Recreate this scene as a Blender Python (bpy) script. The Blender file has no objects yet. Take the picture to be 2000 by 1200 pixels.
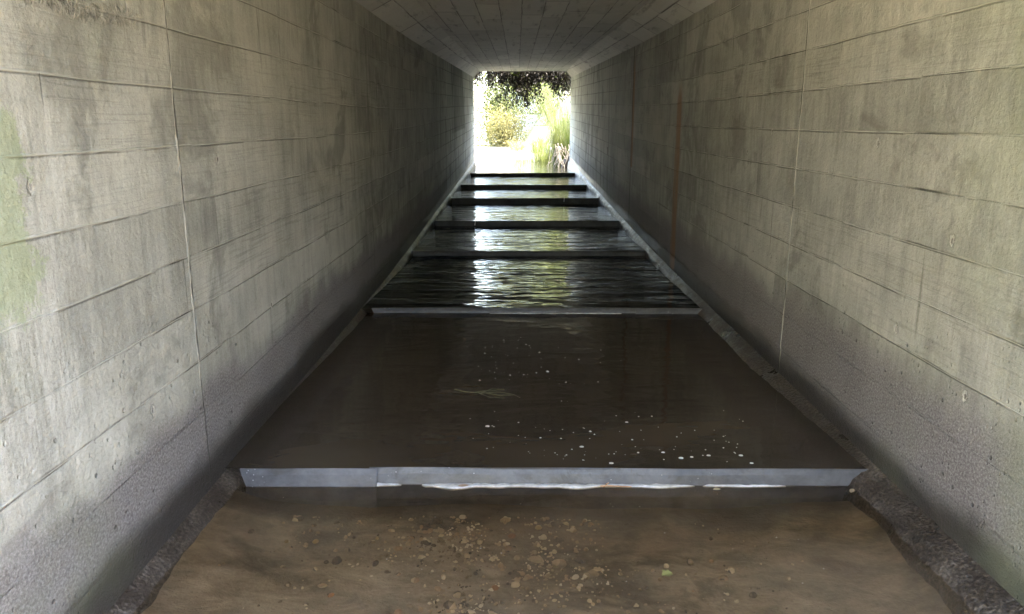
import bpy, math, random
from mathutils import Vector, noise as mnoise
R = random.Random(7)
scn = bpy.context.scene
col = scn.collection

# ------------------------------------------------------------------ layout
F_PX, PITCH, YAW = 1450.0, math.radians(13.0), math.radians(0.4)
XL, XR = -1.42, 1.74                 # inner faces of the two walls
Y0, Y1 = 0.3, 25.0                  # near and far mouth
ZC = 1.22                            # ceiling, relative to the culvert's grade line
def grade(y):                        # the culvert climbs gently away, steeper at the far end
    a, b = 5.0, 13.0
    g = 0.017 * y
    t = (y - a) / (b - a)
    if t > 0:
        tt = min(t, 1.0)
        g += 0.024 * (b - a) * (tt**3 - tt**4 / 2)
        if t > 1: g += 0.024 * (y - b)
    return g
def ray(px, py):
    xd, yd = (px - 1000) / F_PX, (py - 600) / F_PX
    c, s = math.cos(PITCH), math.sin(PITCH)
    f, u, r = c - s * yd, -s - c * yd, xd
    cy, sy = math.cos(YAW), math.sin(YAW)
    return Vector((r * cy - f * sy, f * cy + r * sy, u))
def on_z(px, py, z):
    d = ray(px, py); return d * (z / d.z)
def on_y(px, py, y):
    d = ray(px, py); return d * (y / d.y)
def on_x(px, py, x):
    d = ray(px, py); return d * (x / d.x)
BAFFLES = [  # distance, top height, left end, right end
    (3.33, -1.570, -1.340, 1.738), (6.59, -1.530, -1.330, 1.738), (9.66, -1.474, -1.40, 1.735),
    (12.41, -1.386, -1.41, 1.735), (15.58, -1.268, -1.41, 1.735), (18.24, -1.163, -1.41, 1.735),
    (22.0, -1.060, -1.40, 1.735)]
LEVELS = [-1.650] + [b[1] - (.007 if k < 2 else .002) for k, b in enumerate(BAFFLES)]

# ------------------------------------------------------------------ helpers
def tag(o, label=None, cat=None, group=None, kind=None):
    if label: o['label'] = label
    if cat: o['category'] = cat
    if group: o['group'] = group
    if kind: o['kind'] = kind
    return o
def empty(name, loc=(0, 0, 0)):
    o = bpy.data.objects.new(name, None); o.location = loc; o.empty_display_size = .1
    col.objects.link(o); return o
class MB:
    def __init__(s): s.v = []; s.f = []; s.uv = []
    def quad(s, pts, uvs=None):
        n = len(s.v); s.v += [tuple(p) for p in pts]; s.f.append(tuple(range(n, n + len(pts))))
        s.uv += uvs if uvs else [(p[1], p[2]) for p in pts]
    def grid(s, P, uv=None):
        """P[i][j] points, shared vertices"""
        n = len(s.v); a, b = len(P), len(P[0])
        for r in P: s.v += [tuple(p) for p in r]
        for i in range(a - 1):
            for j in range(b - 1):
                ids = ((i, j), (i, j + 1), (i + 1, j + 1), (i + 1, j))
                s.f.append(tuple(n + p * b + q for p, q in ids))
                s.uv += [uv[p][q] if uv else (P[p][q][0], P[p][q][1]) for p, q in ids]
    def tube(s, pts, rad, n=6):
        rings = []
        for i, p in enumerate(pts):
            p = Vector(p)
            t = (Vector(pts[min(i + 1, len(pts) - 1)]) - Vector(pts[max(i - 1, 0)]))
            t = t.normalized() if t.length > 1e-9 else Vector((0, 0, 1))
            a = t.orthogonal().normalized(); b = t.cross(a)
            r = rad[i] if isinstance(rad, (list, tuple)) else rad
            rings.append([p + (a * math.cos(k * 2 * math.pi / n) + b * math.sin(k * 2 * math.pi / n)) * r for k in range(n + 1)])
        s.grid(rings)
        s.quad(rings[0][:-1][::-1]); s.quad(rings[-1][:-1])
    def box(s, a, b):
        x0, y0, z0 = a; x1, y1, z1 = b
        for q in (((x0, y0, z0), (x0, y1, z0), (x1, y1, z0), (x1, y0, z0)), ((x0, y0, z1), (x1, y0, z1), (x1, y1, z1), (x0, y1, z1)),
                  ((x0, y0, z0), (x1, y0, z0), (x1, y0, z1), (x0, y0, z1)), ((x0, y1, z0), (x0, y1, z1), (x1, y1, z1), (x1, y1, z0)),
                  ((x0, y0, z0), (x0, y0, z1), (x0, y1, z1), (x0, y1, z0)), ((x1, y0, z0), (x1, y1, z0), (x1, y1, z1), (x1, y0, z1))):
            s.quad(q, [(p[0] if q[0][1] == q[2][1] else p[1], p[2] if q[0][2] != q[2][2] else p[0]) for p in q])
    def leaf(s, c, size, rnd, droop=0.0, asp=2.2):
        d = Vector((rnd.gauss(0, 1), rnd.gauss(0, 1), rnd.gauss(0, 1) - droop)).normalized()
        w = d.cross(Vector((rnd.gauss(0, 1), rnd.gauss(0, 1), rnd.gauss(0, 1)))).normalized()
        L = size * rnd.uniform(.6, 1.3); W = L / asp
        c = Vector(c)
        s.quad((c - d * L * .5, c + w * W * .5, c + d * L * .5, c - w * W * .5))
    def build(s, name, mat, parent=None, smooth=False):
        me = bpy.data.meshes.new(name); me.from_pydata(s.v, [], s.f)
        uvl = me.uv_layers.new(name='UVMap')
        flat = [c for p in s.uv for c in p]
        uvl.data.foreach_set('uv', flat)
        if smooth: me.polygons.foreach_set('use_smooth', [True] * len(me.polygons))
        me.materials.append(mat); me.update()
        o = bpy.data.objects.new(name, me); col.objects.link(o)
        if parent: o.parent = parent
        return o
def frange(a, b, n): return [a + (b - a) * i / n for i in range(n + 1)]

# ------------------------------------------------------------------ node helper
class G:
    def __init__(s, name):
        s.mat = bpy.data.materials.new(name); s.mat.use_nodes = True
        s.t = s.mat.node_tree; s.t.nodes.clear()
        s.out = s.t.nodes.new('ShaderNodeOutputMaterial')
    def node(s, typ, **kw):
        n = s.t.nodes.new(typ)
        for k, v in kw.items(): setattr(n, k, v)
        return n
    def put(s, sock, v):
        if isinstance(v, bpy.types.NodeSocket): s.t.links.new(v, sock)
        elif v is not None:
            if hasattr(sock.default_value, '__len__') and isinstance(v, (tuple, list)):
                v = tuple(v) + ((1,) if len(sock.default_value) == 4 and len(v) == 3 else ())
            sock.default_value = v
    def m(s, op, a, b=None, c=None, clamp=False):
        n = s.node('ShaderNodeMath', operation=op, use_clamp=clamp)
        for i, v in enumerate((a, b, c)):
            if v is not None: s.put(n.inputs[i], v)
        return n.outputs[0]
    def add(s, a, b): return s.m('ADD', a, b)
    def mul(s, a, b): return s.m('MULTIPLY', a, b)
    def step(s, x, a, b, lo=0.0, hi=1.0, smooth=True):
        n = s.node('ShaderNodeMapRange', interpolation_type='SMOOTHSTEP' if smooth else 'LINEAR', clamp=True)
        for i, v in enumerate((x, a, b, lo, hi)): s.put(n.inputs[i], v)
        return n.outputs[0]
    def vec(s, x, y, z=0.0):
        n = s.node('ShaderNodeCombineXYZ')
        for i, v in enumerate((x, y, z)): s.put(n.inputs[i], v)
        return n.outputs[0]
    def sep(s, v):
        n = s.node('ShaderNodeSeparateXYZ'); s.put(n.inputs[0], v); return n.outputs
    def noise(s, v, scale=1.0, detail=3.0, rough=.55, dist=0.0):
        n = s.node('ShaderNodeTexNoise'); s.put(n.inputs['Vector'], v)
        n.inputs['Scale'].default_value = scale; n.inputs['Detail'].default_value = detail
        n.inputs['Roughness'].default_value = rough; n.inputs['Distortion'].default_value = dist
        return n.outputs[0]
    def white(s, v):
        n = s.node('ShaderNodeTexWhiteNoise', noise_dimensions='2D'); s.put(n.inputs['Vector'], v); return n.outputs[0]
    def voro(s, v, scale, feature='F1', out=0):
        n = s.node('ShaderNodeTexVoronoi', feature=feature); s.put(n.inputs['Vector'], v); n.inputs['Scale'].default_value = scale
        return n.outputs[out]
    def ramp(s, f, stops):
        n = s.node('ShaderNodeValToRGB'); s.put(n.inputs[0], f)
        e = n.color_ramp.elements
        while len(e) < len(stops): e.new(.5)
        for i, (p, c) in enumerate(stops): e[i].position = p; e[i].color = tuple(c) + (1,)
        return n.outputs[0]
    def mix(s, f, a, b, blend='MIX'):
        n = s.node('ShaderNodeMix', data_type='RGBA', blend_type=blend)
        s.put(n.inputs[0], f); s.put(n.inputs[6], a); s.put(n.inputs[7], b); return n.outputs[2]
    def bump(s, h, dist=1.0, strength=1.0, normal=None):
        n = s.node('ShaderNodeBump'); s.put(n.inputs['Height'], h); n.inputs['Distance'].default_value = dist
        n.inputs['Strength'].default_value = strength
        if normal is not None: s.put(n.inputs['Normal'], normal)
        return n.outputs[0]
    def bsdf(s, color, rough=.8, normal=None, metallic=0.0, spec=.5, **kw):
        n = s.node('ShaderNodeBsdfPrincipled'); s.put(n.inputs['Base Color'], color); s.put(n.inputs['Roughness'], rough)
        s.put(n.inputs['Metallic'], metallic); s.put(n.inputs['Specular IOR Level'], spec)
        if normal is not None: s.put(n.inputs['Normal'], normal)
        for k, v in kw.items(): s.put(n.inputs[k.replace('_', ' ')], v)
        return n.outputs[0]
    def fin(s, sh): s.t.links.new(sh, s.out.inputs[0]); return s.mat
    def uv(s): return s.node('ShaderNodeTexCoord').outputs['UV']
    def obj(s): return s.node('ShaderNodeTexCoord').outputs['Object']
    def objrand(s): return s.node('ShaderNodeObjectInfo').outputs['Random']

# ------------------------------------------------------------------ materials
def concrete(name, phase, side='', seed=0.0, board=.235):
    g = G(name); U = g.sep(g.uv()); u0, v0 = U[0], U[1]
    uv = g.vec(u0, v0, seed)
    wob = g.mul(g.add(g.noise(g.vec(u0, g.mul(v0, .3), seed), 1.3, 2), -.5), .02)
    v = g.add(v0, wob); u = u0
    rr = g.m('DIVIDE', g.add(v, -phase), board)
    row = g.m('FLOOR', rr); fr = g.m('FRACT', rr)
    h1 = g.white(g.vec(row, seed + .37)); h2 = g.white(g.vec(row, seed + 5.21))
    seg = g.m('DIVIDE', g.add(u, g.mul(h1, 9.0)), g.add(g.mul(h2, .9 if side == 'c' else 1.6), 1.0 if side == 'c' else 2.3))
    sf = g.m('FRACT', seg); si = g.m('FLOOR', seg)
    tone = g.white(g.vec(g.add(g.mul(row, 1.7), seed), si))
    dh = g.mul(g.m('MINIMUM', fr, g.m('SUBTRACT', 1.0, fr)), board)
    dv = g.mul(g.m('MINIMUM', sf, g.m('SUBTRACT', 1.0, sf)), 1.4 if side == 'c' else 3.0)
    fine = g.noise(uv, 75, 4, .75)
    jag = g.mul(g.add(fine, -.5), .004)
    lh = g.step(g.add(dh, jag), .0065, .001); lv = g.step(g.add(dv, jag), .007, .001)
    br = g.noise(g.vec(u, g.mul(row, 7.31), seed), 1.1, 4, .65)
    ridge = g.mul(lh, g.step(br, .45, .53)); groove = g.mul(lh, g.step(br, .42, .33))
    faint = g.mul(lh, g.step(g.noise(g.vec(u, g.mul(row, 3.1), seed), 2.5, 3), .35, .5, .35, 1.0))
    br2 = g.noise(g.vec(g.mul(si, 3.3), g.mul(v, 2.0), seed), 1.5, 2)
    vg = g.mul(lv, g.step(br2, .5, .66))
    # tones
    big = g.noise(uv, .55, 4, .6, .4); mid = g.noise(uv, 3.2, 5, .65, .3)
    streak = g.noise(g.vec(g.mul(u, 11.0), g.mul(v, 1.1), seed), 1.0, 5, .65, .25)
    streak2 = g.noise(g.vec(g.mul(u, 45.0), g.mul(v, 4.0), seed), 1.0, 3, .6)
    grain = g.noise(g.vec(g.mul(u, 1.6), g.mul(v, 55.0), g.mul(tone, 40.)), 1.0, 3, .6, 1.2)
    t = g.add(g.mul(big, .8), g.add(g.mul(mid, .55), g.mul(streak, .55)))
    t = g.add(t, g.add(g.mul(g.add(tone, -.5), .18), g.mul(g.add(streak2, -.5), .22)))
    gr2 = g.noise(uv, 190, 2, .7)
    t = g.add(t, g.add(g.mul(g.add(fine, -.5), .42), g.mul(g.add(gr2, -.5), .30)))
    t = g.add(g.mul(g.add(g.m('MULTIPLY', t, .53), -.49), 1.45), .49)
    c = g.ramp(t, [(.20, (.155, .154, .135)), (.42, (.305, .302, .264)), (.58, (.445, .438, .385)), (.80, (.60, .592, .525))])
    # dark water runs
    run = g.mul(g.step(streak, .56, .74), g.step(g.noise(uv, 1.1, 3), .42, .62))
    c = g.mix(g.mul(run, .72), c, (.075, .072, .058))
    blot = g.step(g.add(g.noise(uv, 1.4, 5, .65, .6), g.mul(g.add(mid, -.5), .3)), .54, .64)
    c = g.mix(g.mul(blot, .42), c, (.095, .090, .072))
    grm = g.step(g.white(g.vec(row, g.add(si, seed))), .55, .95)
    c = g.mix(g.mul(g.mul(grm, g.step(grain, .52, .66)), .26), c, (.11, .105, .085))
    bl = g.voro(uv, 11.0)                      # scattered small light scuffs
    scuff = g.mul(g.step(bl, .10, .04), g.step(g.noise(uv, 2.3, 2), .52, .66))
    c = g.mix(g.mul(scuff, .55), c, (.52, .50, .43))
    hgt = g.add(g.mul(ridge, .006), g.mul(groove, -.006))
    hgt = g.add(hgt, g.mul(vg, -.003))
    hgt = g.add(hgt, g.mul(g.add(fine, -.5), .003))
    hgt = g.add(hgt, g.mul(g.add(mid, -.5), .014))
    hgt = g.add(hgt, g.mul(g.add(g.noise(uv, 17, 4, .65), -.5), .008))
    hgt = g.add(hgt, g.mul(faint, -.003))
    hgt = g.add(hgt, g.mul(g.add(streak2, -.5), .0016))
    hgt = g.add(hgt, g.mul(g.mul(grm, g.add(grain, -.5)), .003))
    ridge_shade = g.mul(g.step(g.m('ABSOLUTE', g.add(g.add(g.mul(g.m('SUBTRACT', 1.0, fr), board), jag), -.0065)), .005, .001), g.step(br, .45, .53))
    c = g.mix(g.mul(ridge_shade, .6), c, (.05, .048, .04))  # shadow line below each ridge, painted into the colour
    hgt = g.add(hgt, g.mul(ridge_shade, -.002))
    c = g.mix(g.mul(ridge, .75), c, (.66, .65, .57))  # ridge highlight painted in as a paler colour
    c = g.mix(g.mul(groove, .85), c, (.045, .044, .038))
    c = g.mix(g.mul(faint, g.step(br, .50, .38, .12, .45)), c, (.06, .058, .048))
    c = g.mix(g.mul(vg, .6), c, (.06, .058, .05))
    rough = .78
    if side in 'lr':
        ed = g.add(v, g.mul(g.add(g.noise(uv, 1.6, 4, .6), -.5), .35))
        low = g.step(ed, -1.10, -1.28) if side == 'l' else g.step(ed, -.95, -1.2)
        # eroded, pitted foot of the wall: purple grey exposed aggregate
        agg = g.noise(uv, 95, 4, .72)
        c2 = g.ramp(agg, [(.32, (.075, .064, .066)), (.5, (.20, .182, .186)), (.68, (.40, .372, .378))])
        c = g.mix(g.mul(low, .85), c, c2)
        pv = g.voro(g.vec(g.mul(u, 1.3), v, seed), 26.0)
        pit = g.mul(g.step(pv, .24, .10), g.step(g.noise(uv, 5.0, 2), .45, .6))
        pz = g.step(v, -.55, -1.2)
        pit = g.mul(pit, pz)
        hgt = g.add(hgt, g.mul(pit, -.009))
        hgt = g.add(hgt, g.mul(g.mul(low, g.add(agg, -.5)), .007))
        pv2 = g.step(g.voro(g.vec(u, v, seed + 3), 9.0), .085, .04)
        hgt = g.add(hgt, g.mul(g.mul(pv2, pz), -.012))
        c = g.mix(g.mul(g.mul(pv2, pz), .6), c, (.07, .065, .06))
        # tide stain with its own ragged edge
        wet = g.step(g.add(v, g.mul(g.add(g.noise(uv, 2.2, 4, .6), -.5), .22)), -1.40, -1.56)
        wet = g.mul(wet, g.step(g.add(agg, g.mul(wet, .45)), .42, .66))
        c = g.mix(g.mul(wet, .88), c, (.032, .027, .023))
        rough = g.step(wet, 0, 1, .78, .42)
        far_glow_stain = g.step(u, 11.0, 17.0)
        fs = g.noise(g.vec(g.mul(u, 3.2), g.mul(v, .9), seed + 7), 1.0, 5, .7, .4)
        c = g.mix(g.mul(far_glow_stain, .55), c, (.50, .53, .46))  # paler green-grey painted in for daylight glow near the far mouth
        c = g.mix(g.mul(far_glow_stain, g.mul(g.step(fs, .50, .60), .6)), c, (.10, .104, .084))
        oj = g.m('MAXIMUM', g.step(dh, .012, .004), g.step(dv, .03, .012))
        c = g.mix(g.mul(far_glow_stain, g.mul(oj, .6)), c, (.06, .062, .05))
        # form joints between pours
        for (yy, wd, dk) in ((7.3, .006, 1), (8.9, .005, 1), (13.0, .01, 1), (17.5, .012, 1)) if side == 'l' else ((9.05, .006, 0), (14.2, .008, 1), (17.2, .01, 1)):
            ln = g.step(g.m('ABSOLUTE', g.add(g.add(u, -yy), jag)), wd, wd * .3)
            hgt = g.add(hgt, g.mul(ln, -.004 if dk else .004))
            c = g.mix(g.mul(ln, .7), c, (.04, .04, .035) if dk else (.5, .48, .4))
    if side in 'lr':
        yy = 3.172 if side == 'l' else 4.731
        jw = g.mul(g.add(g.noise(g.vec(0.0, g.mul(v, 2.0), seed), 1.0, 4, .7), -.5), .035)
        ln = g.step(g.m('ABSOLUTE', g.add(g.add(g.add(u, -yy), jag), jw)), .008, .002)
        c = g.mix(g.mul(ln, .75), c, (.05, .048, .04)); hgt = g.add(hgt, g.mul(ln, -.006))
    if side in 'lr':
        for px, py in (((530, 595), (298, 802), (425, 312), (60, 365)) if side == 'l' else ((1715, 280), (1885, 775), (1508, 258), (1460, 296), (1750, 642), (1860, 470))):
            q = on_x(px, py, XL if side == 'l' else XR); uu, vv = q.y, q.z - grade(q.y)
            du, dw = g.mul(g.add(u, -uu), 1.6), g.add(v0, -vv)
            ds = g.add(g.m('SQRT', g.add(g.mul(du, du), g.mul(dw, dw))), g.mul(g.add(g.noise(uv, 40, 3, .7), -.5), .05))
            k1 = g.step(ds, .030, .018); k2 = g.step(ds, .016, .008)
            c = g.mix(g.mul(k1, .7), c, (.62, .60, .54)); c = g.mix(g.mul(k2, .75), c, (.06, .055, .048))
            hgt = g.add(hgt, g.mul(k1, -.006))
    if side == 'l':
        n3 = g.add(g.noise(uv, 2.6, 5, .65), -.5)
        n4 = g.add(g.noise(uv, 9, 5, .75), -.5)
        mu = g.step(g.add(u, g.add(g.mul(n3, .5), g.mul(n4, .45))), 2.24, 2.08)
        mv = g.mul(g.step(g.add(v, g.mul(n3, .5)), .10, -.06), g.step(g.add(v, g.mul(n3, .4)), -.75, -.4))
        ef = g.mul(g.step(g.add(u, g.mul(n3, .7)), 2.48, 2.2), g.mul(g.step(g.add(v, g.mul(n3, .7)), .08, -.06), g.step(v, -1.15, -.8)))
        ef = g.mul(ef, g.step(streak, .35, .6))
        ef = g.mul(ef, g.step(g.add(g.mul(streak2, .6), g.mul(fine, .4)), .40, .56))
        c = g.mix(g.mul(ef, .62), c, (.60, .60, .56))
        mk = g.step(g.add(g.mul(mu, mv), g.add(g.mul(n4, .9), g.mul(g.add(fine, -.5), 1.1))), .42, .70)
        c = g.mix(g.mul(mk, .62), c, (.33, .385, .22))
        gm = g.mul(g.step(u, 3.0, 1.8), g.step(g.noise(uv, 1.2, 4), .45, .65))
        c = g.mix(g.mul(gm, .35), c, (.21, .235, .12))
        sp = g.mul(g.step(g.m('ABSOLUTE', g.add(g.add(v, -.365), g.mul(n3, .06))), .045, .015), g.mul(g.step(u, 2.15, 2.3), g.step(u, 3.05, 2.75)))
        spn = g.noise(uv, 28, 4, .7)
        hgt = g.add(hgt, g.mul(sp, g.mul(g.add(spn, -.35), .05)))
        c = g.mix(g.mul(sp, .6), c, g.ramp(spn, [(.35, (.1, .095, .08)), (.6, (.55, .52, .44))]))
        # seepage stain near the far mouth with a sharp curved edge
        dk = g.mul(g.step(g.add(u, g.mul(v, .6)), 20.6, 20.5), g.mul(g.step(u, 15.5, 18.0), g.step(v, -.45, -.40)))
        c = g.mix(g.mul(dk, .6), c, (.06, .062, .052))
    if side == 'r':
        n3 = g.add(g.noise(uv, 3.0, 4, .6), -.5)
        gm = g.mul(g.step(u, 3.6, 2.6), g.step(g.noise(uv, 1.0, 4), .4, .65))
        c = g.mix(g.mul(gm, .4), c, (.27, .30, .19))
        gs = g.noise(g.vec(g.mul(u, 26.0), g.mul(v, .7), 3.0), 1.0, 3, .6)
        for (yy, wd, top, bot) in ((8.25, .20, .55, -1.58), (11.55, .18, 1.0, -.7)):
            st = g.mul(g.step(g.m('ABSOLUTE', g.add(g.add(u, -yy), g.mul(n3, .12))), wd, .01), g.mul(g.step(v, top, top - .5), g.step(v, bot - .05, bot)))
            c = g.mix(g.mul(g.mul(g.step(st, 0, .8), g.step(gs, .30, .52)), .85), c, (.31, .165, .08))
        ln = g.step(g.m('ABSOLUTE', g.add(g.add(u, -11.62), g.mul(n3, .05))), .035, .01)
        c = g.mix(g.mul(ln, .9), c, (.02, .017, .014))
    if side == 'c':
        ln = g.m('MAXIMUM', g.mul(g.step(g.add(dh, jag), .010, .002), g.step(g.noise(g.vec(u, g.mul(row, 3.7), seed), 1.7, 4, .7), .40, .56, .15, 1)), g.mul(g.step(g.add(dv, jag), .022, .006), g.step(g.noise(uv, 3, 3), .4, .56)))
        c = g.mix(g.step(tone, .55, 1.0, 0, .55, False), c, (.62, .61, .53)); c = g.mix(g.step(tone, .45, .0, 0, .45, False), c, (.16, .16, .14))
        c = g.mix(.58, c, (.68, .68, .625)); c = g.mix(g.mul(ln, .72), c, (.05, .05, .043)); hgt = g.add(hgt, g.mul(ln, -.006))
        c = g.mix(g.mul(g.step(g.noise(g.vec(g.mul(u, 1.2), g.mul(v, 9.), 2.), 1.0, 4, .65), .54, .7), .5), c, (.09, .088, .07))
    nrm = g.bump(hgt, 1.0, 1.0)
    return g.fin(g.bsdf(c, rough, nrm, spec=.35))

def plain_concrete(name, c0=(.16, .15, .13), c1=(.34, .32, .28)):
    g = G(name); o = g.obj()
    n = g.noise(o, 1.3, 6, .65, .3); f = g.noise(o, 45, 3, .6)
    c = g.ramp(g.add(g.mul(n, .8), g.mul(f, .25)), [(.3, c0), (.7, c1)])
    return g.fin(g.bsdf(c, .85, g.bump(g.add(g.mul(n, .01), g.mul(f, .004)))))

def ledge_mat():
    g = G('wet rough footing'); o = g.obj()
    a = g.noise(o, 70, 4, .7); b = g.noise(o, 6, 4, .6); v = g.voro(o, 60)
    c = g.ramp(g.add(g.mul(a, .7), g.mul(b, .4)), [(.35, (.014, .010, .008)), (.55, (.050, .038, .030)), (.72, (.17, .145, .12))])
    h = g.add(g.mul(a, .007), g.add(g.mul(b, .008), g.mul(v, .006)))
    return g.fin(g.bsdf(c, g.step(b, .3, .7, .26, .6), g.bump(h), spec=.5))

def bed_mat():
    g = G('silty streambed'); o = g.obj(); X = g.sep(o)
    a = g.noise(o, 1.6, 5, .6, .6); b = g.noise(g.vec(X[0], g.mul(X[1], 1.8), X[2]), 5.5, 5, .65, .5); f = g.noise(o, 60, 4, .65)
    sil = g.noise(o, .9, 3, .5, .3)
    c = g.ramp(g.add(g.mul(a, .6), g.add(g.mul(b, .4), g.mul(f, .12))), [(.36, (.075, .058, .038)), (.48, (.19, .152, .107)), (.60, (.36, .298, .222)), (.74, (.58, .49, .375))])
    c = g.mix(g.mul(g.step(sil, .52, .66), .5), c, (.24, .165, .12))
    dk = g.step(g.add(g.noise(g.vec(X[0], g.mul(X[1], 1.3), 4.), 2.1, 5, .7, .5), g.mul(g.add(f, -.5), .15)), .50, .66)
    ctr = g.step(g.m('ABSOLUTE', g.add(X[0], -.05)), 1.0, .3)
    c = g.mix(g.mul(dk, g.add(g.mul(ctr, .45), .4)), c, (.06, .048, .03))
    sc = g.step(g.add(X[1], g.mul(g.add(g.noise(o, 2.6, 4, .65), -.5), .5)), 2.98, 3.22)   # bed darkened below the first baffle, standing in for deeper water
    c = g.mix(g.mul(sc, .8), c, (.045, .038, .029))
    return g.fin(g.bsdf(c, .9, g.bump(g.add(g.mul(b, .02), g.mul(f, .006)))))

def water_mat(name, murk, murkcol, tint, amp, sx, sy, seed=0., rough=.015, amp2=0.0, mv=.05):
    g = G(name); o = g.obj(); X = g.sep(o)
    p = g.vec(g.mul(X[0], sx), g.mul(X[1], sy), seed)
    h = g.mul(g.add(g.noise(p, 1.0, 2.5, .5, .6), -.5), amp)
    p2 = g.vec(g.mul(X[0], sx * 2.7), g.mul(X[1], sy * 2.3), seed + 4)
    h = g.add(h, g.mul(g.add(g.noise(p2, 1.0, 2, .5, .4), -.5), amp * .3 + amp2))
    nrm = g.bump(h, 1.0, 1.0)
    fr = g.node('ShaderNodeFresnel'); fr.inputs['IOR'].default_value = 1.33; g.put(fr.inputs['Normal'], nrm)
    tr = g.node('ShaderNodeBsdfTransparent'); g.put(tr.inputs[0], tint)
    df = g.node('ShaderNodeBsdfDiffuse')
    mn = g.noise(g.vec(X[0], g.mul(X[1], 1.5), seed), 1.1, 2, .5, .2)
    g.put(df.inputs[0], g.mix(g.step(mn, .35, .7), tuple(x * .88 for x in murkcol), tuple(x * 1.12 for x in murkcol)))
    m1 = g.node('ShaderNodeMixShader')
    g.put(m1.inputs[0], g.step(mn, .25, .75, max(0, murk - mv), min(1, murk + mv)))
    g.t.links.new(tr.outputs[0], m1.inputs[1]); g.t.links.new(df.outputs[0], m1.inputs[2])
    gl = g.node('ShaderNodeBsdfGlossy'); gl.inputs['Roughness'].default_value = rough; g.put(gl.inputs['Normal'], nrm)
    gl.inputs[0].default_value = (1, 1, 1, 1)
    m2 = g.node('ShaderNodeMixShader'); g.put(m2.inputs[0], fr.outputs[0])
    g.t.links.new(m1.outputs[0], m2.inputs[1]); g.t.links.new(gl.outputs[0], m2.inputs[2])
    return g.fin(m2.outputs[0])

def steel_mat(name='grey baffle sheet', k=.85):
    g = G(name); o = g.obj(); X = g.sep(o)
    a = g.noise(o, 5, 5, .65, .4); b = g.noise(g.vec(g.mul(X[0], 9), X[1], g.mul(X[2], 14)), 1, 5, .7); f = g.noise(o, 160, 2, .6)
    c = g.ramp(g.add(g.add(g.mul(a, .6), g.mul(b, .4)), g.mul(g.add(g.objrand(), -.5), .12)), [(.34, (.060 * k, .060 * k, .068 * k)), (.5, (.115 * k, .116 * k, .130 * k)), (.68, (.19 * k, .192 * k, .212 * k))])
    st = g.mul(g.step(g.noise(g.vec(g.mul(X[0], 5), X[1], g.mul(X[2], 8)), 1, 5, .7, .5), .54, .66), .5)
    c = g.mix(st, c, (.045, .042, .034))
    ru = g.step(g.noise(g.vec(g.mul(X[0], 14), X[1], g.mul(X[2], 3)), 1, 4, .7), .64, .72)
    c = g.mix(g.mul(ru, .45), c, (.12, .07, .035))
    sp = g.step(g.voro(o, 42), .13, .06)
    sel = g.step(g.noise(o, 7, 2), .5, .62)
    c = g.mix(g.mul(g.mul(sp, sel), .8), c, (.08, .08, .09))
    sp2 = g.mul(g.step(g.voro(g.vec(g.add(X[0], 5.3), X[1], X[2]), 33), .11, .05), g.step(g.noise(o, 4.0, 2), .52, .62))
    c = g.mix(g.mul(sp2, .7), c, (.75, .75, .78))
    return g.fin(g.bsdf(c, g.step(a, .3, .7, .38, .6), g.bump(g.add(g.mul(a, .004), g.mul(f, .0006))), metallic=.15, spec=.5))

def simple(name, c0, c1, scale=8.0, rough=.7, bump=.003, spec=.4, vary=0.0, **kw):
    g = G(name); o = g.obj(); n = g.noise(o, scale, 4, .6, .3)
    c = g.ramp(n, [(.3, c0), (.7, c1)])
    if vary:
        rv = g.objrand(); c = g.mix(g.mul(rv, vary), c, tuple(x * .4 for x in c0))
    return g.fin(g.bsdf(c, rough, g.bump(g.mul(n, bump)), spec=spec, **kw))

def leaf_mat(name, stops, trans=.35, scale=2.5):
    g = G(name); o = g.obj()
    n = g.noise(o, scale, 3, .7); n2 = g.noise(o, scale * 9, 2, .6)
    c = g.ramp(g.add(g.mul(n, .6), g.mul(n2, .45)), stops)
    d = g.bsdf(c, .6, spec=.25)
    tl = g.node('ShaderNodeBsdfTranslucent'); g.put(tl.inputs[0], c)
    mx = g.node('ShaderNodeMixShader'); mx.inputs[0].default_value = trans
    g.t.links.new(d, mx.inputs[1]); g.t.links.new(tl.outputs[0], mx.inputs[2])
    return g.fin(mx.outputs[0])

def gravel_mat():
    g = G('mixed gravel'); o = g.obj(); v = g.node('ShaderNodeTexVoronoi'); v.inputs['Scale'].default_value = 24
    g.put(v.inputs['Vector'], o); r = g.sep(v.outputs['Color'])[0]; n = g.noise(o, 70, 3, .6)
    c = g.ramp(r, [(0, (.025, .022, .018)), (.2, (.09, .07, .05)), (.32, (.24, .185, .12)), (.5, (.52, .41, .26)), (.68, (.44, .29, .18)), (.84, (.80, .65, .42)), (1, (.9, .80, .62))])
    return g.fin(g.bsdf(g.mix(.3, c, g.ramp(n, [(.3, (.06, .04, .025)), (.7, (.4, .3, .2))])), .75, g.bump(g.mul(n, .003))))

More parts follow.
